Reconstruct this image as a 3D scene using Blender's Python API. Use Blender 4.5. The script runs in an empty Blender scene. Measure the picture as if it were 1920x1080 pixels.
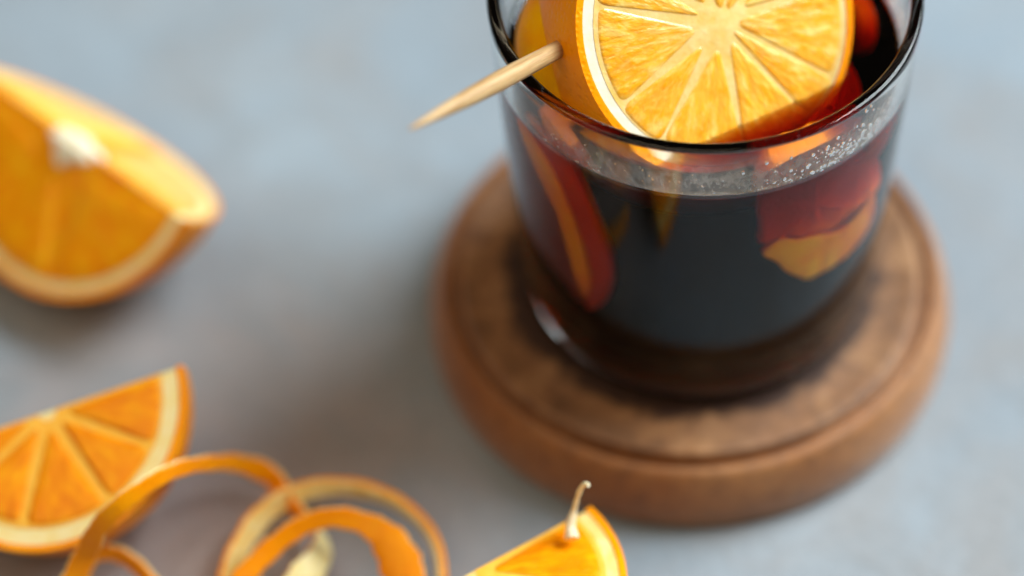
import bpy, bmesh, math, random
from mathutils import Vector, Matrix
random.seed(7)
S = bpy.context.scene
COL = S.collection
R = math.radians

# ------------------------------------------------------------------ camera
F, PX, PY = 5200.0, 1180.0, 540.0            # focal length and principal point in 1920-wide pixels
DEP = R(50.6855)
fw = Vector((0, math.cos(DEP), -math.sin(DEP)))
upv = Vector((0, math.sin(DEP), math.cos(DEP)))
rt = Vector((1, 0, 0))
CAM = Vector((-.0147, -.0399, .06)) - fw * .5454
cd = bpy.data.cameras.new("camera")
co = bpy.data.objects.new("camera", cd)
COL.objects.link(co)
co.location = CAM
co.rotation_euler = (R(90) - DEP, 0, 0)
cd.sensor_width = 36
cd.lens = 36 * F / 1920
cd.shift_x = -(PX - 960) / 1920
cd.clip_start, cd.clip_end = .01, 50
cd.dof.use_dof = True
cd.dof.focus_distance = .522
cd.dof.aperture_fstop = 3.4
cd.dof.aperture_blades = 0
S.camera = co
S.render.resolution_x, S.render.resolution_y = 1024, 576

# ------------------------------------------------------------------ light
w = bpy.data.worlds.new("World")
S.world = w
w.use_nodes = True
bg = w.node_tree.nodes["Background"]
bg.inputs[0].default_value = (1.0, .78, .58, 1)
bg.inputs[1].default_value = .045


def area(name, loc, target, sx, sy, power, col):
    l = bpy.data.lights.new(name, 'AREA')
    l.shape = 'RECTANGLE'
    l.size, l.size_y = sx, sy
    l.energy = power
    l.color = col
    o = bpy.data.objects.new(name, l)
    COL.objects.link(o)
    o.location = loc
    o.rotation_euler = (Vector(target) - Vector(loc)).to_track_quat('-Z', 'Y').to_euler()
    return o


area("window_light", (1.16, .50, 1.24), (0, 0, .04), 1.15, 1.2, 57, (.88, .96, 1.0))
area("fill_light", (-.45, -.40, 1.15), (-.05, 0, 0), 1.3, 1.3, 5.8, (1.0, .80, .58))  # added fill lamp standing in for warm light bounced around the room

S.view_settings.view_transform = 'Standard'
S.view_settings.look = 'None'
S.view_settings.exposure = .5
S.view_settings.gamma = 1
S.render.engine = 'CYCLES'
S.cycles.max_bounces = 20
S.cycles.transmission_bounces = 16
S.cycles.transparent_max_bounces = 16
S.cycles.glossy_bounces = 8
S.cycles.diffuse_bounces = 5
S.cycles.sample_clamp_indirect = 4
S.cycles.blur_glossy = .5


# ------------------------------------------------------------------ helpers
def ray(px, py):
    return fw + rt * ((px - PX) / F) - upv * ((py - PY) / F)


def at(px, py, z):
    """The point at height z seen at a pixel of the photograph."""
    v = ray(px, py)
    return CAM + v * ((z - CAM.z) / v.z)


def view_frame(p):
    """right, down, forward directions of the view through the point p"""
    f = (p - CAM).normalized()
    r = (rt - f * rt.dot(f)).normalized()
    d = f.cross(r)
    return r, d, f


def new_obj(name, me, mat=None, parent=None, smooth=True):
    o = bpy.data.objects.new(name, me)
    COL.objects.link(o)
    if mat is not None:
        for m in (mat if isinstance(mat, (list, tuple)) else [mat]):
            me.materials.append(m)
    if parent is not None:
        o.parent = parent
    if smooth:
        for p in me.polygons:
            p.use_smooth = True
        me.set_sharp_from_angle(angle=R(38))
    return o


def mesh(name, verts, faces, mat=None, parent=None, smooth=True, fix=True):
    me = bpy.data.meshes.new(name)
    me.from_pydata([tuple(v) for v in verts], [], faces)
    if fix:
        bm = bmesh.new()
        bm.from_mesh(me)
        bmesh.ops.remove_doubles(bm, verts=bm.verts, dist=1e-6)
        bmesh.ops.recalc_face_normals(bm, faces=bm.faces)
        bm.to_mesh(me)
        bm.free()
    me.update()
    return new_obj(name, me, mat, parent, smooth)


def thing(name, label, cat, mat4=None, group=None):
    o = bpy.data.objects.new(name, None)
    COL.objects.link(o)
    o.empty_display_size = .01
    if mat4 is not None:
        o.matrix_world = mat4
    tag(o, label, cat, group)
    return o


def tag(o, label, cat, group=None):
    o["label"] = label
    o["category"] = cat
    if group:
        o["group"] = group


def lathe(name, prof, mat, parent=None, n=128, closed=True, zoff=0, matidx=None):
    """solid of revolution of a profile [(r, z)...]"""
    vs, fs = [], []
    m = len(prof)
    for i in range(n):
        a = 2 * math.pi * i / n
        for r, z in prof:
            vs.append((r * math.cos(a), r * math.sin(a), z + zoff))
    idx = []
    for i in range(n):
        j = (i + 1) % n
        for k in range(m if closed else m - 1):
            l = (k + 1) % m
            fs.append((i * m + k, j * m + k, j * m + l, i * m + l))
            idx.append(matidx[k] if matidx else 0)
    me = bpy.data.meshes.new(name)
    me.from_pydata(vs, [], fs)
    me.polygons.foreach_set("material_index", idx)
    bm = bmesh.new()
    bm.from_mesh(me)
    bmesh.ops.remove_doubles(bm, verts=bm.verts, dist=1e-7)
    bmesh.ops.dissolve_degenerate(bm, edges=bm.edges, dist=1e-8)
    bmesh.ops.recalc_face_normals(bm, faces=bm.faces)
    bm.to_mesh(me)
    bm.free()
    return new_obj(name, me, mat, parent)


def arc(cx, cz, r, a0, a1, n):
    return [(cx + r * math.cos(R(a0 + (a1 - a0) * i / n)), cz + r * math.sin(R(a0 + (a1 - a0) * i / n))) for i in range(n + 1)]


def spline(pts, n):
    """Catmull-Rom through the points (any dimension)"""
    out = []
    P = [pts[0]] + list(pts) + [pts[-1]]
    for i in range(1, len(P) - 2):
        for k in range(n):
            u = k / n
            out.append(tuple(.5 * (2 * b + (c - a) * u + (2 * a - 5 * b + 4 * c - d) * u * u + (3 * b - a - 3 * c + d) * u ** 3)
                             for a, b, c, d in zip(P[i - 1], P[i], P[i + 1], P[i + 2])))
    out.append(tuple(pts[-1]))
    return out


# ------------------------------------------------------------------ materials
class NT:
    def __init__(s, name):
        s.m = bpy.data.materials.new(name)
        s.m.use_nodes = True
        s.t = s.m.node_tree
        s.t.nodes.clear()
        s.out = s.n('ShaderNodeOutputMaterial')

    def n(s, typ, **kw):
        nd = s.t.nodes.new(typ)
        for k, v in kw.items():
            setattr(nd, k, v)
        return nd

    def set(s, nd, key, v):
        if isinstance(v, bpy.types.NodeSocket):
            s.t.links.new(v, nd.inputs[key])
        elif v is not None:
            nd.inputs[key].default_value = v
        return nd

    def link(s, a, b):
        s.t.links.new(a, b)

    def obj(s):
        return s.n('ShaderNodeTexCoord').outputs['Object']

    def math(s, op, a, b=None, c=None, clamp=False):
        nd = s.n('ShaderNodeMath', operation=op)
        nd.use_clamp = clamp
        for i, v in enumerate((a, b, c)):
            s.set(nd, i, v)
        return nd.outputs[0]

    def noise(s, vec, scale, detail=4, rough=.55, dist=0):
        nd = s.n('ShaderNodeTexNoise')
        s.set(nd, 'Vector', vec)
        s.set(nd, 'Scale', scale)
        s.set(nd, 'Detail', detail)
        s.set(nd, 'Roughness', rough)
        s.set(nd, 'Distortion', dist)
        return nd.outputs['Fac']

    def ramp(s, fac, stops, interp='LINEAR'):
        nd = s.n('ShaderNodeValToRGB')
        cr = nd.color_ramp
        cr.interpolation = interp
        while len(cr.elements) > 1:
            cr.elements.remove(cr.elements[-1])
        for i, (p, c) in enumerate(stops):
            e = cr.elements[0] if i == 0 else cr.elements.new(p)
            e.position = p
            if not isinstance(c, (tuple, list)):
                c = (c, c, c)
            e.color = (*c[:3], 1)
        s.set(nd, 'Fac', fac)
        return nd.outputs['Color']

    def mix(s, fac, a, b, mode='MIX'):
        nd = s.n('ShaderNodeMix', data_type='RGBA', blend_type=mode)
        s.set(nd, 0, fac)
        s.set(nd, 6, a if isinstance(a, bpy.types.NodeSocket) else (*a, 1))
        s.set(nd, 7, b if isinstance(b, bpy.types.NodeSocket) else (*b, 1))
        return nd.outputs[2]

    def scale(s, vec, v):
        nd = s.n('ShaderNodeMapping')
        s.set(nd, 'Vector', vec)
        nd.inputs['Scale'].default_value = v
        return nd.outputs[0]

    def bump(s, h, strength, dist, normal=None):
        nd = s.n('ShaderNodeBump')
        s.set(nd, 'Height', h)
        nd.inputs['Strength'].default_value = strength
        nd.inputs['Distance'].default_value = dist
        if normal is not None:
            s.link(normal, nd.inputs['Normal'])
        return nd.outputs[0]

    def bsdf(s, color, rough=.5, normal=None, **kw):
        nd = s.n('ShaderNodeBsdfPrincipled')
        s.set(nd, 'Base Color', color if isinstance(color, bpy.types.NodeSocket) else (*color, 1))
        s.set(nd, 'Roughness', rough)
        if normal is not None:
            s.link(normal, nd.inputs['Normal'])
        for k, v in kw.items():
            s.set(nd, k.replace('_', ' '), v)
        return nd

    def done(s, shader):
        s.link(shader, s.out.inputs['Surface'])
        return s.m


def band(t, z, lo, hi, soft):
    """1 between lo and hi, fading over soft"""
    a = t.n('ShaderNodeMapRange')
    t.set(a, 0, z)
    for i, v in enumerate((lo - soft, lo, 0, 1)):
        a.inputs[i + 1].default_value = v
    b = t.n('ShaderNodeMapRange')
    t.set(b, 0, z)
    for i, v in enumerate((hi, hi + soft, 1, 0)):
        b.inputs[i + 1].default_value = v
    return t.math('MULTIPLY', a.outputs[0], b.outputs[0])


STAIN = (.31, .13, 0)


def mat_table():
    t = NT("table_plaster")
    o = t.obj()
    big = t.noise(o, 9, 3, .6, .4)
    mid = t.noise(o, 38, 5, .65, .6)
    fine = t.noise(t.scale(o, (1, 1.6, 1)), 260, 4, .7)
    base = t.ramp(big, [(.3, (.192, .246, .292)), (.7, (.252, .310, .358))])
    base = t.mix(t.ramp(mid, [(.42, 0), (.70, .75)]), base, (.20, .225, .245))
    # warm brown smudges rubbed into the plaster
    stain = t.noise(t.n('ShaderNodeVectorMath', operation='ADD').outputs[0], 16, 4, .6, .8)
    ad = [n for n in t.t.nodes if n.type == 'VECT_MATH'][0]
    t.link(o, ad.inputs[0])
    ad.inputs[1].default_value = STAIN
    base = t.mix(t.ramp(stain, [(.40, 0), (.66, .5)]), base, (.25, .23, .215))
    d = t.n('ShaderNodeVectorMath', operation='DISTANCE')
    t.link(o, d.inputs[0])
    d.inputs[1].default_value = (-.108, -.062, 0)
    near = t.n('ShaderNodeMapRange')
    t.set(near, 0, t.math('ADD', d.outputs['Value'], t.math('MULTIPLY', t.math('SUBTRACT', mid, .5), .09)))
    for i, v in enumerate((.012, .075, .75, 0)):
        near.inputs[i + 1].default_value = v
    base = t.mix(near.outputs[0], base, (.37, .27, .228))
    base = t.mix(t.ramp(fine, [(.4, 0), (.8, .3)]), base, (.33, .355, .38))
    n = t.bump(fine, .35, .0012)
    n = t.bump(mid, .3, .003, n)
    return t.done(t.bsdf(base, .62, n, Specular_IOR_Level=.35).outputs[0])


def mat_coaster(top):
    t = NT("coaster_top_wood" if top else "coaster_side_wood")
    o = t.obj()
    sep = t.n('ShaderNodeSeparateXYZ')
    t.link(o, sep.inputs[0])
    th = t.math('ARCTAN2', sep.outputs[1], sep.outputs[0])
    grain = t.noise(o, 300, 6, .75, .2)
    blot = t.noise(o, 70, 5, .7, .6)
    big = t.noise(o, 28, 3, .6)
    if top:
        c = t.ramp(blot, [(.28, (.08, .032, .011)), (.48, (.27, .122, .045)), (.68, (.45, .235, .10))])
        c = t.mix(t.ramp(big, [(.4, 0), (.7, .55)]), c, (.17, .085, .045))
        comb = t.n('ShaderNodeCombineXYZ')
        t.link(t.math('MULTIPLY', th, 60), comb.inputs[0])
        r = t.math('POWER', t.math('ADD', t.math('MULTIPLY', sep.outputs[0], sep.outputs[0]), t.math('MULTIPLY', sep.outputs[1], sep.outputs[1])), .5)
        t.link(t.math('MULTIPLY', r, 120), comb.inputs[1])
        st = t.noise(comb.outputs[0], 1.0, 4, .7)
        c = t.mix(t.ramp(st, [(.5, 0), (.8, .5)]), c, (.42, .20, .09))
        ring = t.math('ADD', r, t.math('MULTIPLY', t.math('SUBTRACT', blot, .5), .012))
        c = t.mix(band(t, ring, .030, .0395, .0022), c, (.035, .013, .006))  # drink stain ring, with the glass's contact shade and dark reflection painted in
    else:
        c = t.ramp(big, [(.3, (.245, .082, .017)), (.7, (.34, .142, .042))])
        c = t.mix(t.ramp(blot, [(.45, 0), (.8, .4)]), c, (.42, .215, .085))
    c = t.mix(t.ramp(grain, [(.45, 0), (.72, .6)]), c, (.06, .024, .010))
    n = t.bump(grain, .5, .0008)
    n = t.bump(blot, .3, .001, n)
    return t.done(t.bsdf(c, .5, n, Specular_IOR_Level=.35, Sheen_Weight=.3, Sheen_Roughness=.45).outputs[0])


def mat_zest(name, c0, c1, coat=.08, spec=.3):
    t = NT(name)
    o = t.obj()
    b = t.noise(o, 90, 4, .6)
    c = t.ramp(b, [(.3, c0), (.7, c1)])
    vo = t.n('ShaderNodeTexVoronoi')
    t.set(vo, 'Vector', o)
    vo.inputs['Scale'].default_value = 750
    pore = t.ramp(vo.outputs['Distance'], [(0, 0), (.45, 1)])
    n = t.bump(pore, .35, .0004)
    return t.done(t.bsdf(c, .36, n, Subsurface_Weight=.15, Subsurface_Radius=(1, .6, .2), Subsurface_Scale=.002,
                         Coat_Weight=coat, Coat_Roughness=.25, Specular_IOR_Level=spec).outputs[0])


def mat_pith(name, c0=(.74, .66, .46), c1=(.86, .80, .64)):
    t = NT(name)
    o = t.obj()
    b = t.noise(o, 260, 5, .65)
    c = t.ramp(b, [(.3, c0), (.7, c1)])
    return t.done(t.bsdf(c, .6, t.bump(b, .4, .0006), Subsurface_Weight=.25, Subsurface_Radius=(1, .7, .35),
                         Subsurface_Scale=.003).outputs[0])


def mat_flesh(name, axes, deep, mid, pale, amount, spec=.35, coat=.2, crough=.08):
    """juicy pulp: vesicles streaming out from the core, in the plane of the two given axes"""
    t = NT(name)
    o = t.obj()
    sep = t.n('ShaderNodeSeparateXYZ')
    t.link(o, sep.inputs[0])
    a, b = sep.outputs[axes[0]], sep.outputs[axes[1]]
    r = t.math('POWER', t.math('ADD', t.math('MULTIPLY', a, a), t.math('MULTIPLY', b, b)), .5)
    rr = t.math('MAXIMUM', r, .0004)
    comb = t.n('ShaderNodeCombineXYZ')
    t.link(t.math('MULTIPLY', t.math('DIVIDE', a, rr), 7), comb.inputs[0])
    t.link(t.math('MULTIPLY', t.math('DIVIDE', b, rr), 7), comb.inputs[1])
    t.link(t.math('MULTIPLY', r, 150), comb.inputs[2])
    ves = t.noise(comb.outputs[0], 1.15, 3, .55, .35)
    fine = t.noise(comb.outputs[0], 3.2, 3, .6, .2)
    vo = t.n('ShaderNodeTexVoronoi')
    warp = t.n('ShaderNodeVectorMath', operation='ADD')
    t.link(comb.outputs[0], warp.inputs[0])
    wn = t.n('ShaderNodeTexNoise')
    t.link(comb.outputs[0], wn.inputs['Vector'])
    wn.inputs['Scale'].default_value = 2.0
    t.link(wn.outputs['Color'], warp.inputs[1])
    t.link(warp.outputs[0], vo.inputs['Vector'])
    vo.inputs['Scale'].default_value = 1.9
    sac = t.ramp(vo.outputs['Distance'], [(.15, 0), (.75, 1)])
    blot = t.noise(o, 120, 3, .6)
    c = t.ramp(ves, [(.32, deep), (.52, mid), (.72, pale)])
    c = t.mix(t.ramp(fine, [(.52, 0), (.75, amount)]), c, pale)
    c = t.mix(t.ramp(blot, [(.42, 0), (.7, .6)]), c, deep)
    c = t.mix(t.math('MULTIPLY', sac, .16), c, pale)
    n = t.bump(fine, .3, .0004)
    n = t.bump(ves, .3, .0006, n)
    n = t.bump(t.math('SUBTRACT', 1.0, sac), .20, .0006, n)
    return t.done(t.bsdf(c, .28, n, Subsurface_Weight=.2, Subsurface_Radius=(1, .6, .2), Subsurface_Scale=.003,
                         Specular_IOR_Level=spec, Coat_Weight=coat, Coat_Roughness=crough).outputs[0])


def mat_wood():
    t = NT("bamboo")
    o = t.obj()
    g = t.noise(t.scale(o, (1, 1, .05)), 1500, 4, .6)
    c = t.ramp(g, [(.3, (.30, .165, .06)), (.5, (.46, .29, .125)), (.75, (.58, .41, .21))])
    return t.done(t.bsdf(c, .45, t.bump(g, .3, .0004), Subsurface_Weight=.1, Subsurface_Scale=.002).outputs[0])


def fogged(t, glass, density, tint):
    d = t.n('ShaderNodeBsdfDiffuse')
    d.inputs[0].default_value = (*tint, 1)
    tr = t.n('ShaderNodeBsdfTranslucent')
    tr.inputs[0].default_value = (*tint, 1)
    m = t.n('ShaderNodeMixShader')
    m.inputs[0].default_value = .35
    t.link(d.outputs[0], m.inputs[1])
    t.link(tr.outputs[0], m.inputs[2])
    x = t.n('ShaderNodeMixShader')
    t.set(x, 0, density)
    t.link(glass, x.inputs[1])
    t.link(m.outputs[0], x.inputs[2])
    return x.outputs[0]


LEVEL = .0868            # height of the drink


def mat_glass(kind):
    t = NT("glass_" + kind)
    g = t.n('ShaderNodeBsdfGlass')
    g.inputs['Roughness'].default_value = 0
    g.inputs['IOR'].default_value = 1.35 if kind != 'wet' else 1.35 / 1.333
    g.inputs['Color'].default_value = (.985, .99, .985, 1)
    o = t.obj()
    sep = t.n('ShaderNodeSeparateXYZ')
    t.link(o, sep.inputs[0])
    z = sep.outputs[2]
    return t.done(g.outputs[0])


def mat_film(kind):
    t = NT("condensation_" + kind)
    o = t.obj()
    sep = t.n('ShaderNodeSeparateXYZ')
    t.link(o, sep.inputs[0])
    x, y, z = sep.outputs
    tr = t.n('ShaderNodeBsdfTransparent')
    if kind == 'outside':
        spots = t.noise(o, 330, 3, .6, .3)
        big = t.noise(o, 45, 3, .5)
        k = t.math('MULTIPLY', t.ramp(spots, [(.40, .25), (.56, 1)]), t.ramp(big, [(.25, .5), (.7, 1)]))
        k = t.math('MULTIPLY', k, band(t, z, .040, LEVEL - .006, .012))
        k = t.math('MULTIPLY', k, .006)
        return t.done(fogged(t, tr.outputs[0], k, (.8, .82, .82)))
    spots = t.noise(t.scale(o, (1, 1, .6)), 620, 4, .7, .5)
    patch = t.noise(o, 60, 3, .6)
    k = t.math('MULTIPLY', t.ramp(spots, [(.36, .42), (.62, 1)]), t.ramp(patch, [(.3, .4), (.65, 1)]))
    k = t.math('MULTIPLY', k, band(t, z, LEVEL, LEVEL + .006, .007))
    wet = t.n('ShaderNodeMapRange')            # the mist is thickest on the wall nearest the window
    t.set(wet, 0, t.math('SUBTRACT', t.math('MULTIPLY', x, .8), t.math('MULTIPLY', y, .6)))
    for n, v in enumerate((0, .034, .17, .65)):
        wet.inputs[n + 1].default_value = v
    k = t.math('MULTIPLY', k, wet.outputs[0])
    return t.done(fogged(t, tr.outputs[0], k, (.85, .85, .84)))


def mat_drink():
    t = NT("dark_red_drink")
    g = t.n('ShaderNodeBsdfGlass')
    g.inputs['Roughness'].default_value = 0
    g.inputs['IOR'].default_value = 1.333
    tr = t.n('ShaderNodeBsdfTransparent')
    sep = t.n('ShaderNodeSeparateXYZ')
    t.link(t.obj(), sep.inputs[0])
    top = t.math('GREATER_THAN', sep.outputs[2], LEVEL - .00015)
    x = t.n('ShaderNodeMixShader')
    t.link(top, x.inputs[0])
    t.link(tr.outputs[0], x.inputs[1])
    t.link(g.outputs[0], x.inputs[2])
    v = t.n('ShaderNodeVolumeAbsorption')
    sr, sg, sb = 115, 430, 900
    mx = 1000
    v.inputs['Color'].default_value = (1 - sr / mx, 1 - sg / mx, 1 - sb / mx, 1)
    v.inputs['Density'].default_value = mx
    t.link(v.outputs[0], t.out.inputs['Volume'])
    return t.done(x.outputs[0])


def mat_drop():
    t = NT("water_drop")
    g = t.n('ShaderNodeBsdfGlass')
    g.inputs['Roughness'].default_value = .02
    g.inputs['IOR'].default_value = 1.333
    return t.done(g.outputs[0])


M_TABLE = mat_table()
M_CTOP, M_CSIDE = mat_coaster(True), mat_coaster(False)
M_ZEST = mat_zest("orange_zest", (.92, .25, .0006), (.97, .35, .001), .03, .16)
M_ZEST_DEEP = mat_zest("soaked_zest", (.86, .19, .001), (.92, .27, .002), 0, .03)
M_PITH = mat_pith("pith")
M_PITH_Y = mat_pith("yellow_pith", (.88, .66, .22), (.92, .78, .42))
M_STRAND = mat_pith("strand", (.70, .58, .36), (.80, .70, .48))
M_CREAM = mat_pith("cream_pith", (.88, .50, .10), (.92, .70, .30))
M_MEMB = mat_pith("membrane", (.92, .40, .015), (.95, .52, .06))
M_MEMB_S = mat_pith("pale_membrane", (.82, .46, .07), (.86, .62, .25))
M_ZEST_Y = mat_zest("yellow_zest", (.96, .31, .001), (1.0, .52, .003), 0, .03)
M_FLESH = mat_flesh("orange_pulp", (0, 1), (.92, .25, .0004), (.98, .37, .0008), (.99, .50, .006), .25, .2, .1)
M_FLESH_L = mat_flesh("orange_pulp_lengthwise", (0, 2), (.95, .40, .004), (.98, .54, .04), (.98, .70, .18), .4, .6, .7, .28)  # paler than the other pulp: whitish window sheen painted into its base
M_FLESH_S = mat_flesh("orange_pulp_yellow", (0, 1), (.84, .30, .0008), (.90, .41, .005), (.93, .66, .20), .55, .5, .6)
M_FLESH_D = mat_flesh("deep_orange_pulp", (0, 1), (.76, .18, .0003), (.90, .28, .0006), (.96, .40, .003), .2, .18, .06)
M_FLESH_W = mat_flesh("soaked_pulp", (0, 1), (.74, .17, .0005), (.86, .26, .001), (.92, .38, .008), .25, .03, 0)
M_SOAK = mat_zest("soaked_fruit", (.90, .22, .001), (.97, .32, .004), 0, .03)
M_WOOD = mat_wood()
M_GO, M_GI, M_GW = mat_glass('outer'), mat_glass('inner'), mat_glass('wet')
M_DRINK = mat_drink()
M_FOUT, M_FIN = mat_film('outside'), mat_film('inside')
M_DROP = mat_drop()

# ------------------------------------------------------------------ table
bm = bmesh.new()
bmesh.ops.create_cube(bm, size=1)
for v in bm.verts:
    v.co = Vector((v.co.x * 1.6, v.co.y * 1.4, (v.co.z - .5) * .03))
me = bpy.data.meshes.new("table_top")
bm.to_mesh(me)
bm.free()
tb = new_obj("table_top", me, M_TABLE, None, False)
tb["kind"] = "structure"

# ------------------------------------------------------------------ coaster
CX, CY, HC = -.0014, .0005, .0181
coaster = thing("coaster", "round brown wooden coaster with a grooved rim under the glass", "coaster", Matrix.Translation((CX, CY, 0)))
side = [(0, .0002), (.0548, .0002)] + arc(.0548, .0027, .0024, -80, 0, 6) + spline([(.0573, .0045), (.0573, .0070), (.0566, .0105), (.0553, .0140), (.0543, .0157)], 4) + \
       [(.0537, .0163), (.0529, .0164), (.0524, .0158), (.0520, .0142), (.0505, .0140), (.0500, .0154), (0, .0156)]
lathe("base", side, M_CSIDE, coaster, 160)
plate = [(0, .0157), (.0502, .0157)] + arc(.0491, .0168, .0011, 0, 85, 6) + [(.0478, .0179), (.0468, .0176), (.044, .0176), (0, .0176)]
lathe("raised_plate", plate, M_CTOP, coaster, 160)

# ------------------------------------------------------------------ glass
ZB, ZR = .0178, .1028
RB, RR = .0376, .0425
WALL = .0026


def r_out(z):
    return RB + (RR - RB) * (z - ZB) / (ZR - ZB)


def r_in(z):
    return r_out(z) - WALL


glass = thing("drinking_glass", "clear tumbler filled with dark drink standing on the brown coaster", "glass")
prof, mi = [], []


def add(pts, m):
    for p in pts:
        prof.append(p)
        mi.append(m)


add([(0, ZB + .0012), (.030, ZB + .0012), (.0325, ZB)], 0)
add(arc(r_out(ZB + .005) - .005, ZB + .005, .005, -75, -4, 10), 0)
add([(r_out(z), z) for z in [ZB + .005 + (ZR - .003 - ZB - .005) * i / 24 for i in range(1, 25)]], 0)
ro_, rq = r_out(ZR - .001), .0009
add(arc(ro_ - rq, ZR - rq - .0001, rq, 0, 84, 8), 0)
add([(ro_ - WALL * .5, ZR)], 0)
add(arc(ro_ - WALL + rq, ZR - rq - .0001, rq, 96, 180, 8), 0)
zi = [ZR - .003 + (LEVEL - (ZR - .003)) * i / 8 for i in range(0, 9)]
add([(r_in(z), z) for z in zi[:-1]], 1)
add([(r_in(LEVEL), LEVEL)], 2)
zf = ZB + .0032
add([(r_in(z), z) for z in [LEVEL + (zf + .005 - LEVEL) * i / 16 for i in range(1, 17)]], 2)
add([(r_in(zf + .005) - .005 + .005 * math.cos(R(a)), zf + .005 - .005 * math.sin(R(a))) for a in range(10, 91, 10)], 2)
add([(.015, zf)], 2)
add([(0, zf)], 2)
mi[-1] = 0
lathe("glass_wall", prof, [M_GO, M_GI, M_GW], glass, 192, matidx=mi)

# drink
gap = .00005
lp = [(0, zf + gap)]
lp += [(r_in(zf + .005) - .005 + (.005 - gap) * math.cos(R(a)), zf + .005 - (.005 - gap) * math.sin(R(a))) for a in range(90, 9, -10)]
lp += [(r_in(z) - gap, z) for z in [zf + .005 + (LEVEL - .0002 - zf - .005) * i / 16 for i in range(0, 17)]]
ri = r_in(LEVEL) - gap
lp += [(ri, LEVEL - .0001), (ri, LEVEL + .0009), (ri - .0004, LEVEL + .0005), (ri - .0010, LEVEL + .00018), (ri - .002, LEVEL + .00003), (ri - .0035, LEVEL), (.015, LEVEL), (0, LEVEL)]
dr = lathe("drink", lp, M_DRINK, None, 192)
tag(dr, "nearly black red drink filling the tumbler almost to its rim", "drink")

# droplets of condensation on the inside of the wall
dv, df = [], []
ico = bmesh.new()
bmesh.ops.create_icosphere(ico, subdivisions=1, radius=1)
iv = [v.co.copy() for v in ico.verts]
ifc = [[v.index for v in f.verts] for f in ico.faces]
ico.free()


def drop(a, z, s, sz):
    r = r_in(z) - .00002
    c = Vector((r * math.cos(a), r * math.sin(a), z))
    n = Vector((-math.cos(a), -math.sin(a), 0))
    tq = Vector((-math.sin(a), math.cos(a), 0))
    b = len(dv)
    for v in iv:
        dv.append(c + tq * v.x * s + Vector((0, 0, 1)) * v.y * s * sz + n * (v.z * s * .45 + s * .25))
    df.extend([[b + i for i in f] for f in ifc])


for i in range(520):
    a = R(random.gauss(-36, 17))
    z = LEVEL + .0013 + abs(random.gauss(0, .0034))
    if z > ZR - .004:
        continue
    drop(a, z, random.choice((.00012, .00016, .0002, .00026, .00034, .00045)), random.uniform(.8, 1.3))
for i in range(260):
    a = R(random.uniform(-170, -30))
    z = LEVEL + .0013 + abs(random.gauss(0, .0026))
    if z > ZR - .004:
        continue
    drop(a, z, random.choice((.0001, .00014, .0002)), random.uniform(.9, 1.4))
dd = mesh("condensation_droplets", dv, df, M_DROP, glass, fix=False)
dd["kind"] = "stuff"
lathe("inside_mist", [(r_in(z) - .00008, z) for z in [LEVEL + .0010 + (ZR - .0035 - LEVEL - .0010) * i / 10 for i in range(11)]], M_FIN, glass, 192, closed=False)
lathe("outside_mist", [(r_out(z) + .00006, z) for z in [.026 + (.092 - .026) * i / 12 for i in range(13)]], M_FOUT, glass, 192, closed=False)


# ------------------------------------------------------------------ citrus
def chaikin(p, n):
    for _ in range(n):
        q = []
        for i in range(len(p)):
            a, b = p[i], p[(i + 1) % len(p)]
            q.append((a[0] * .75 + b[0] * .25, a[1] * .75 + b[1] * .25))
            q.append((a[0] * .25 + b[0] * .75, a[1] * .25 + b[1] * .75))
        p = q
    return p


def sector(r0, r1, a0, a1, gap):
    """outline of one segment between two angles, a membrane's width left free at both sides"""
    pts = []
    na = max(3, int((a1 - a0) / .12))
    g1 = gap / r1
    for i in range(na + 1):
        a = a0 + g1 + (a1 - a0 - 2 * g1) * i / na
        pts.append((r1 * math.cos(a), r1 * math.sin(a)))
    am = (a0 + a1) / 2
    ra = max(r0, gap / max(.05, math.sin((a1 - a0) / 2)))
    steps = 4
    tip = (ra * math.cos(am), ra * math.sin(am))
    e1, e0 = pts[-1], pts[0]
    for i in range(1, steps):
        f = i / steps
        pts.append((e1[0] + (tip[0] - e1[0]) * f, e1[1] + (tip[1] - e1[1]) * f))
    pts.append(tip)
    for i in range(1, steps):
        f = i / steps
        pts.append((tip[0] + (e0[0] - tip[0]) * f, tip[1] + (e0[1] - tip[1]) * f))
    return chaikin(pts, 2)


def pillow(name, outline, place, h, mat, parent, depth=.0012):
    """a plump piece of pulp on a face; place(x, y, out) gives its point"""
    cx = sum(p[0] for p in outline) / len(outline)
    cy = sum(p[1] for p in outline) / len(outline)
    rings = [(1, -depth), (1, -.00017), (.96, .1 * h), (.90, .6 * h), (.8, h), (.5, h * 1.05)]
    n = len(outline)
    vs, fs = [], []
    for s, z in rings:
        for p in outline:
            vs.append(place(cx + (p[0] - cx) * s, cy + (p[1] - cy) * s, z))
    vs.append(place(cx, cy, h * 1.05))
    for k in range(len(rings) - 1):
        for i in range(n):
            j = (i + 1) % n
            fs.append((k * n + i, k * n + j, (k + 1) * n + j, (k + 1) * n + i))
    k = len(rings) - 1
    for i in range(n):
        fs.append((k * n + i, k * n + (i + 1) % n, len(vs) - 1))
    fs.append(tuple(range(n - 1, -1, -1)))
    o = mesh(name, vs, fs, mat, parent)
    return o


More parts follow.
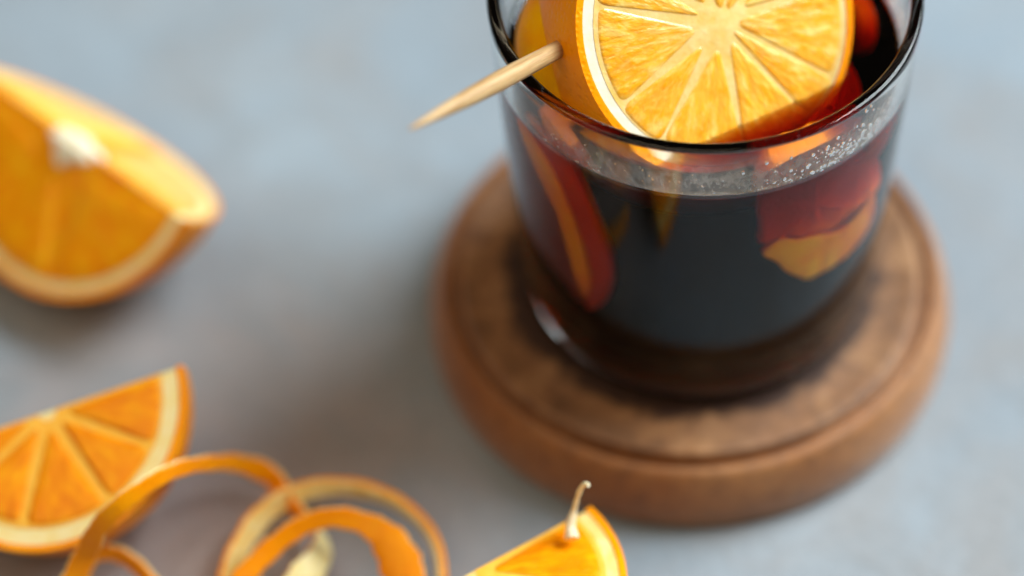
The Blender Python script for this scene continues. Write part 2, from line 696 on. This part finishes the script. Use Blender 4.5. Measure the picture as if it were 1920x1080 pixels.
def wheel(t, Rs, za, zb, nseg, flesh, zest, pith, rot=0, both=False, zt=.0013, pt=.0036, memb=None, hp=.0005, gap=.00022, ecc=0.0):
    """thick round slice: a sphere of radius Rs cut at local z = za (the face) and z = zb"""
    memb = memb or M_MEMB
    ra, rb = math.sqrt(Rs * Rs - za * za), math.sqrt(Rs * Rs - zb * zb)
    n = 14
    outer = []
    for i in range(n + 1):
        z = zb + (za - zb) * i / n
        outer.append((math.sqrt(Rs * Rs - z * z), z))
    inner = [(math.sqrt((Rs - zt) ** 2 - min(z * z, (Rs - zt) ** 2 * .99)), z) for r, z in outer]
    lathe("peel", outer + inner[::-1], zest, t, 96)
    body = [(0, zb + .0002)] + [(r - .00005, min(max(z, zb + .0002), za - .0002)) for r, z in inner] + [(0, za - .0002)]
    lathe("pith", body, pith, t, 96)
    lathe("membrane", [(0, za - .0006), (ra - pt + .0002, za - .0006), (ra - pt + .0002, za - .00012), (ra * .12, za - .00012), (0, za + .0003)], memb, t, 64).location.x = ecc
    angs = [rot + 2 * math.pi * (i + random.uniform(-.27, .27)) / nseg for i in range(nseg)]
    for i in range(nseg):
        a0, a1 = angs[i], angs[(i + 1) % nseg] + (2 * math.pi if i == nseg - 1 else 0)
        r0 = ra * random.uniform(.03, .17)
        ol = [(x + ecc, y) for x, y in sector(r0, ra - pt - random.uniform(0, .0009), a0, a1, gap * random.uniform(.3, 1.5))]
        pillow("segment", ol, lambda x, y, z: Vector((x, y, za + z)), hp, flesh, t)
        if both:
            ol = sector(r0, rb - pt, a0, a1, .0005)
            pillow("segment", ol, lambda x, y, z: Vector((x, y, zb - z)), .0006, flesh, t)


def quarter(t, Rs, nseg, rot=0., core=.0028, zt=.0014, pt=.0042, fl=None, flb=None, pith=None, zest=None, gap=.00035, memb=None, white=0):
    """quarter of an orange: local x is the shared edge, y runs down face A, z runs down face B"""
    fl, flb, pith, zest = fl or M_FLESH, flb or M_FLESH_L, pith or M_PITH, zest or M_ZEST

    def shell(name, ro, ri, mat, off):
        na, nb = 30, 16
        vs, fs = [], []
        for lay in (ro, ri):
            for i in range(na + 1):
                a = math.pi * i / na                      # along x
                for j in range(nb + 1):
                    b = math.pi / 2 * j / nb
                    vs.append(Vector((lay * math.cos(a), lay * math.sin(a) * math.cos(b) + off, lay * math.sin(a) * math.sin(b) + off)))
        L = (na + 1) * (nb + 1)
        for i in range(na):
            for j in range(nb):
                q = [i * (nb + 1) + j, (i + 1) * (nb + 1) + j, (i + 1) * (nb + 1) + j + 1, i * (nb + 1) + j + 1]
                fs.append(q)
                if ri > 0:
                    fs.append([L + k for k in q[::-1]])
            for j in (0, nb):
                a, b = i * (nb + 1) + j, (i + 1) * (nb + 1) + j
                fs.append([a, b, L + b, L + a])
        o = mesh(name, vs, fs, mat, t)
        return o
    shell("peel", Rs, Rs - zt, zest, 0)
    # pith body: the solid quarter inside the peel, its two cut faces a hair below the peel's edge
    na, nb, off = 30, 12, .00025
    ro = Rs - zt - .00005
    vs, fs = [], []
    for i in range(na + 1):
        a = math.pi * i / na
        for j in range(nb + 1):
            b = math.pi / 2 * j / nb
            vs.append(Vector((ro * math.cos(a), max(off, ro * math.sin(a) * math.cos(b)), max(off, ro * math.sin(a) * math.sin(b)))))
    for i in range(na):
        for j in range(nb):
            fs.append([i * (nb + 1) + j, (i + 1) * (nb + 1) + j, (i + 1) * (nb + 1) + j + 1, i * (nb + 1) + j + 1])
    c = len(vs)
    for i in range(na + 1):
        vs.append(Vector((ro * math.cos(math.pi * i / na), off, off)))
    for i in range(na):
        for j in (0, nb):
            a, b = i * (nb + 1) + j, (i + 1) * (nb + 1) + j
            fs.append([a, b, c + i + 1, c + i])
    mesh("pith", vs, fs, pith, t)
    # thin skins between the segments, flush in both faces
    vs, fs = [], []
    rm, rc_ = Rs - pt + .0002, core * .9
    for i in range(25):
        a = math.pi * i / 24
        for q in (rc_, rm):
            vs.append(Vector((q * math.cos(a), max(.0003, q * math.sin(a)), off - .00012)))
            vs.append(Vector((q * math.cos(a), off - .00012, max(.0003, q * math.sin(a)))))
    for i in range(24):
        for k in (0, 1):
            fs.append([i * 4 + k, i * 4 + 2 + k, i * 4 + 6 + k, i * 4 + 4 + k])
    mesh("membrane", vs, fs, memb or M_MEMB, t, fix=False)
    # face A: radial segments
    angs = [0] + [math.pi * (i + rot + random.uniform(-.24, .24)) / nseg for i in range(1, nseg)] + [math.pi]
    for i in range(nseg):
        lo = .0006 if i == 0 else 0
        ol = sector(core * random.uniform(.9, 1.5), Rs - pt - random.uniform(0, .0005), angs[i], angs[i + 1], gap)
        ol = [(x, max(y, .0005)) for x, y in ol]
        pillow("segment", ol, lambda x, y, z: Vector((x, y, off - z)), .0005, fl, t)
    if white:                                            # spongy white heart of the fruit, on both cut faces
        for k in (0, 1):
            ol = [(white * (1 + .22 * math.sin(3 * a + k) + .12 * math.sin(7 * a)) * math.cos(a) * (1.25 if k else 1),
                   max(.0004, white * (1 + .3 * math.sin(4 * a + 1)) * math.sin(a))) for a in [math.pi * q / 18 for q in range(19)]]
            pillow("core", ol, (lambda x, y, z: Vector((x, y, off - z))) if k == 0 else (lambda x, y, z: Vector((x, off - z, y))), .0009, M_PITH, t)
    # face B: a segment on each side of the core
    for s in (-1, 1):
        ol = sector(core, Rs - pt, .02, math.pi / 2 - .03, .0008)
        ol = [(s * (x + .0006), max(y, .0006)) for x, y in ol]
        if s < 0:
            ol = ol[::-1]
        pillow("segment", ol, lambda x, y, z: Vector((x, off - z, y)), .0008, flb, t)


def frame_from_image(px, py, z, X, Y):
    """matrix of a wedge whose axes project along the given image rows (right, down)"""
    p = at(px, py, z)
    r, d, f = view_frame(p)
    X, Y = Vector(X).normalized(), Vector(Y)
    Y = (Y - X * X.dot(Y)).normalized()
    Z = X.cross(Y)
    cols = [r * X[i] + d * Y[i] + f * Z[i] for i in range(3)]
    m = Matrix((cols[0], cols[1], cols[2])).transposed().to_4x4()
    m.translation = p
    return m


# the three wedges on the table
RW = .0350
t = thing("orange_wedge", "large quarter of orange lying alone above the smaller wedge, bright white core on its edge", "orange wedge",
          frame_from_image(138, 263, RW * 1.003, (197, -129, 177), (147, 254, 24)), "orange wedges on the table")
quarter(t, RW, 3, 0, .0058, pith=M_PITH_Y, gap=.00005, memb=M_FLESH, white=.0056)
RW2 = .0294
t = thing("orange_wedge", "orange wedge showing fanned segments, behind the thin end of the looping peel", "orange wedge",
          frame_from_image(88, 770, RW2 * 1.003, (255, 60, 99), (-88, 255, 75)), "orange wedges on the table")
quarter(t, RW2, 5, 0, .0022, pith=M_PITH_Y, pt=.0050, fl=M_FLESH_D)
RW3 = .0318
m3 = frame_from_image(868, 1078, RW3 * 1.003, (240, 180, 0), (-128, 171, 211))
t3 = thing("orange_wedge", "orange wedge with a curled white thread at its tip, in front of the coaster", "orange wedge",
           m3, "orange wedges on the table")
quarter(t3, RW3, 5, 0, .003, fl=M_FLESH_D, pith=M_CREAM)


def tube(name, pts, rad, mat, parent=None, n=8):
    vs, fs = [], []
    P = [Vector(p) for p in pts]
    ref = Vector((.3, .2, 1)).normalized()
    for i, p in enumerate(P):
        d = (P[min(i + 1, len(P) - 1)] - P[max(i - 1, 0)]).normalized()
        a = d.cross(ref).normalized()
        b = d.cross(a)
        for k in range(n):
            an = 2 * math.pi * k / n
            vs.append(p + (a * math.cos(an) + b * math.sin(an)) * rad[i])
    for i in range(len(P) - 1):
        for k in range(n):
            l = (k + 1) % n
            fs.append((i * n + k, i * n + l, (i + 1) * n + l, (i + 1) * n + k))
    fs.append(tuple(range(n - 1, -1, -1)))
    fs.append(tuple(range((len(P) - 1) * n, len(P) * n)))
    return mesh(name, vs, fs, mat, parent)


# thread of pith standing off the third wedge's tip
inv = m3.inverted()
zt3 = RW3
th_px = [(1072, 1010, 0), (1070, 985, .001), (1076, 958, .003), (1082, 935, .006), (1088, 918, .009), (1096, 908, .011), (1104, 910, .0115)]
pts = [inv @ at(x, y, zt3 + h) for x, y, h in th_px]
tube("pith_thread", spline([tuple(p) for p in pts], 5), [.0015 - .0010 * min(1, i / 12) + .00006 * math.sin(i * 1.1) * (i < 20) for i in range(31)], M_STRAND, t3)

# ------------------------------------------------------------------ the slice on the pick
pc = at(1345, 42, .1020)
r_, d_, f_ = view_frame(pc)
ang = R(24)
nz = (-f_ * math.cos(ang) + r_ * math.sin(ang)).normalized()
ny = (-d_ - nz * (-d_).dot(nz)).normalized()
nx = ny.cross(nz)
RS, ZA, ZBK = .0312, .0110, -.0060
ms = Matrix((nx, ny, nz)).transposed().to_4x4()
sc_ = pc - nz * ZA
ms.translation = sc_
sl = thing("orange_slice", "thick round orange slice on the wooden pick, leaning out of the glass", "orange slice", ms, "orange pieces in the glass")
wheel(sl, RS, ZA, ZBK, 11, M_FLESH_S, M_ZEST, M_PITH, .25, memb=M_MEMB_S, hp=.00010, gap=.00014, pt=.0028, ecc=.0010)


# wooden pick
def hit_sphere(px, py, c, rad):
    v = ray(px, py).normalized()
    oc = CAM - c
    b = oc.dot(v)
    q = b * b - (oc.length_squared - rad * rad)
    return CAM + v * (-b - math.sqrt(max(q, 0)))


ent = hit_sphere(1046, 93, sc_, RS)
tip = at(768, 242, .1225)
ax = (tip - ent)
L = ax.length
axn = ax.normalized()
inside = ent - axn * .02
mp = axn.to_track_quat('Z', 'Y').to_matrix().to_4x4()
mp.translation = inside
tot = L + .02
prof_p = [(0, .0), (.0014, .0002), (.00165, .006), (.0017, .02), (.0019, .02 + L * .28), (.00195, .02 + L * .42), (.0017, .02 + L * .6),
          (.00115, .02 + L * .8), (.0005, .02 + L * .96), (.0002, tot), (0, tot)]
pk = lathe("wooden_pick", prof_p, M_WOOD, None, 14, closed=False)
pk.matrix_world = mp
tag(pk, "pointed wooden pick stuck through the orange slice and resting over the glass rim", "pick")

# slice standing on edge against the left of the glass, mostly under the drink
cl = at(1128, 84, .0905)
r_, d_, f_ = view_frame(cl)
nl = (-f_ * .9 - r_ * .1 - d_ * .42).normalized()
ny = (Vector((0, 0, 1)) - nl * nl.z).normalized()
nx = ny.cross(nl)
m = Matrix((nx, ny, nl)).transposed().to_4x4()
m.translation = cl
s2 = thing("orange_slice", "end cut of an orange wedged behind the pick, its bright peel above the drink", "orange slice", m, "orange pieces in the glass")
wheel(s2, .0170, .0163, -.006, 6, M_FLESH, M_ZEST_Y, M_PITH_Y, .1, pt=.0012)

# slice drowned just under the surface, beside the big slice
def keep_in(p, rmax):
    """moves a point towards the glass's axis until it lies within rmax of it"""
    k = min(1, rmax / math.hypot(p.x, p.y))
    return Vector((p.x * k, p.y * k, p.z))


c3 = keep_in(at(1460, 185, LEVEL - .0046), .0212)
n3 = Vector((.04, -.14, 1)).normalized()
ny = (Vector((0, 1, 0)) - n3 * n3.y).normalized()
nx = ny.cross(n3)
m = Matrix((nx, ny, n3)).transposed().to_4x4()
m.translation = c3 - n3 * .003
s3 = thing("orange_slice", "small orange slice drowned just under the drink's surface, glowing dark red", "orange slice", m, "orange pieces in the glass")
wheel(s3, .0165, .003, -.004, 8, M_SOAK, M_ZEST_DEEP, M_SOAK, .3, memb=M_SOAK)


# wedge resting against the right of the wall, seen through the drink
def wall_at(px, py, inset):
    v = ray(px, py)
    lo, hi = None, None
    tt = .40
    while tt < .75:
        p = CAM + v * tt
        if ZB < p.z < ZR and math.hypot(p.x, p.y) < r_out(p.z):
            break
        tt += .0001
    a = math.atan2(p.y, p.x)
    return a, p.z


def wall_chunk(name, outline, parent, mat, din, dback, edge=.0007, wrap=0.0):
    """piece lying along the wall: its outline as seen through the glass, its front at depth din(u) from the wall"""
    az = [wall_at(x, y, 0) for x, y in outline]
    az = [(a - wrap if a < -2.5 else a, z) for a, z in az]
    ca = sum(a for a, z in az) / len(az)
    cz = sum(z for a, z in az) / len(az)
    n = len(az)
    vs, fs = [], []
    rings = [1, .93, .75, .5, .25]

    def pt(a, z, d):
        r = r_in(z) - d
        return Vector((r * math.cos(a), r * math.sin(a), z))
    for (bs, bd) in ((.8, dback), (1.0, dback * .5)):
        for a, z in az:
            vs.append(pt(ca + (a - ca) * bs, cz + (z - cz) * bs, bd))
    for s in rings:
        for a, z in az:
            aa, zz = ca + (a - ca) * s, cz + (z - cz) * s
            vs.append(pt(aa, zz, din(aa, zz) + (edge if s == 1 else edge * .3 if s > .9 else 0)))
    vs.append(pt(ca, cz, din(ca, cz)))
    L_ = len(rings) + 2
    for k in range(L_ - 1):
        for i in range(n):
            j = (i + 1) % n
            fs.append((k * n + i, k * n + j, (k + 1) * n + j, (k + 1) * n + i))
    for i in range(n):
        fs.append(((L_ - 1) * n + i, (L_ - 1) * n + (i + 1) % n, len(vs) - 1))
    fs.append(tuple(range(n)))
    return mesh(name, vs, fs, mat, parent)


s4 = thing("orange_slice", "dim red orange slice at the glass's right wall, just under the surface", "orange slice", None, "orange pieces in the glass")
n4 = Vector((-.93, -.22, .27)).normalized()
ny = (Vector((0, 1, 0)) - n4 * n4.y).normalized()
m = Matrix((ny.cross(n4), ny, n4)).transposed().to_4x4()
m.translation = keep_in(at(1656, 50, LEVEL - .0085), .0327)
s4.matrix_world = m
wheel(s4, .0074, .002, -.002, 6, M_SOAK, M_ZEST_DEEP, M_SOAK, .3, memb=M_SOAK)

w5 = thing("orange_wedge", "narrow orange wedge against the glass wall below the pick, pale streak down its length", "orange wedge", None, "orange pieces in the glass")
wall_chunk("pith", chaikin([(956, 212), (985, 255), (1030, 330), (1068, 420), (1094, 500), (1100, 545), (1086, 572), (1074, 540), (1060, 470), (1034, 385), (1000, 310), (965, 245)], 2), w5, M_ZEST_Y, lambda a, z: .0005, .004)
wall_chunk("peel", chaikin([(966, 205), (1005, 250), (1060, 325), (1105, 420), (1135, 500), (1138, 550), (1112, 590), (1078, 592), (1092, 560), (1098, 520), (1070, 420), (1030, 325), (985, 250)], 2), w5, M_ZEST_DEEP, lambda a, z: .0021, .0055, .003)
wall_chunk("segment", chaikin([(950, 215), (968, 250), (1000, 315), (1032, 390), (1058, 470), (1072, 540), (1080, 585), (1050, 575), (1020, 520), (990, 430), (965, 320)], 2), w5, M_SOAK, lambda a, z: .0058, .012, .002, .35)

w4 = thing("orange_wedge", "orange wedge sunk in the drink, its yellow end pressed to the glass", "orange wedge", None, "orange pieces in the glass")
peel_px = chaikin([(1430, 490), (1452, 470), (1476, 456), (1500, 462), (1540, 448), (1580, 443), (1612, 418), (1634, 385), (1652, 352), (1646, 415), (1618, 462), (1585, 497), (1548, 520), (1520, 534), (1496, 524), (1478, 518), (1464, 500)], 2)
wall_chunk("peel", peel_px, w4, M_ZEST_Y, lambda a, z: max(.0001, .0003 + (a + .85) * .0013 + .00025 * math.sin(a * 47)), .006, .0004)
fl_px = chaikin([(1428, 484), (1436, 450), (1430, 420), (1448, 385), (1500, 350), (1600, 302), (1668, 262), (1666, 330), (1650, 372), (1560, 452), (1470, 462)], 2)
zmin = min(wall_at(x, y, 0)[1] for x, y in fl_px)
wall_chunk("segment", fl_px, w4, M_SOAK, lambda a, z: .0006 + max(0, z - zmin - .003) * .34 + .0005 * math.sin(a * 60), .011, .0022)


# ------------------------------------------------------------------ curls of peel
def peel_strip(name, label, ctrl, nsub=8, th=.0015, group="curls of orange peel", pith=None):
    """ctrl: (px, py, height of the middle, width, lean); lean 0 stands on edge with the zest outside, 90 lies zest up"""
    pts = [(*at(x, y, h), wd, ln) for x, y, h, wd, ln in ctrl]
    sp = spline(pts, nsub)
    o = thing(name, label, "orange peel", Matrix.Translation(Vector(sp[len(sp) // 2][:3]) * 1), group)
    org = o.matrix_world.translation
    P = [Vector(s[:3]) for s in sp]
    layers = {"zest": (0.0, th * .55), "pith": (-th * .45, -.00004)}
    for lname, (t0, t1) in layers.items():
        vs, fs = [], []
        for i, p in enumerate(P):
            d = (P[min(i + 1, len(P) - 1)] - P[max(i - 1, 0)]).normalized()
            out = Vector((0, 0, 1)).cross(d).normalized()          # left of travel
            up = d.cross(out).normalized() * -1
            if up.z < 0:
                up = -up
            a = R(sp[i][4])
            nrm = out * math.cos(a) + up * math.sin(a)
            wv = up * math.cos(a) - out * math.sin(a)
            wd = sp[i][3] * (1 + .06 * math.sin(i * .9) + .05 * math.sin(i * 2.3 + 1))
            q = .82
            for (f, tt) in ((-.5, t0 + (t1 - t0) * .5), (-.5 * q, t0), (.5 * q, t0), (.5, t0 + (t1 - t0) * .5), (.5 * q, t1), (-.5 * q, t1)):
                vs.append(p + wv * (wd * f) + nrm * tt - org)
        k = 6
        for i in range(len(P) - 1):
            for j in range(k):
                l = (j + 1) % k
                fs.append((i * k + j, i * k + l, (i + 1) * k + l, (i + 1) * k + j))
        fs.append(tuple(range(k)))
        fs.append(tuple(range((len(P) - 1) * k, len(P) * k)))
        mesh(lname, vs, fs, M_ZEST if lname == "zest" else (pith or M_PITH_Y), o)
    return o


peel_strip("orange_peel_strip", "long orange peel ribbon arching from the segment-fanned wedge into the other curls",
           [(95, 1150, .012, .0046, 30), (135, 1085, .017, .0046, 30), (163, 1035, .022, .0046, 35), (186, 988, .029, .0038, 35), (230, 942, .034, .0036, 35),
            (292, 898, .035, .0034, 25), (345, 876, .031, .0032, 20), (400, 868, .022, .0032, 20), (450, 870, .013, .0038, 35), (508, 892, .008, .0046, 40), (548, 945, .007, .0044, 20),
            (590, 985, .007, .0040, -10), (603, 1030, .007, .0052, -40), (570, 1085, .008, .0070, -55), (520, 1140, .006, .0060, -40)][::-1])
peel_strip("orange_peel_strip", "short orange peel end curving down beside the wedge's lower tip",
           [(140, 1110, .010, .0036, 10), (168, 1048, .010, .0036, 20), (190, 1035, .010, .0036, 25), (225, 1040, .009, .0036, 25), (262, 1065, .007, .0038, 25),
            (300, 1110, .005, .004, 25)][::-1])
peel_strip("orange_peel_strip", "outer ring of orange peel standing on edge, pale inside, between wedges",
           [(430, 1180, .004, .0052, -28), (424, 1110, .005, .0052, -28), (442, 1045, .006, .0052, -28), (484, 975, .007, .0050, -30), (550, 927, .008, .0044, -28), (640, 912, .008, .0038, -15),
            (730, 934, .007, .0040, 5), (795, 984, .006, .0042, 10), (823, 1040, .006, .0042, 0), (828, 1110, .005, .0044, -10)], pith=M_CREAM, th=.0021)
peel_strip("orange_peel_strip", "inner orange peel ribbon that widens at its right end, inside the ring",
           [(420, 1130, .010, .0044, 60), (468, 1070, .012, .0044, 60), (520, 1018, .014, .0042, 50), (575, 982, .016, .0040, 45), (632, 970, .017, .0042, 45), (690, 985, .016, .0048, 55),
            (728, 1015, .015, .0072, 65), (752, 1060, .013, .0086, 70), (775, 1130, .010, .0080, 70)][::-1])
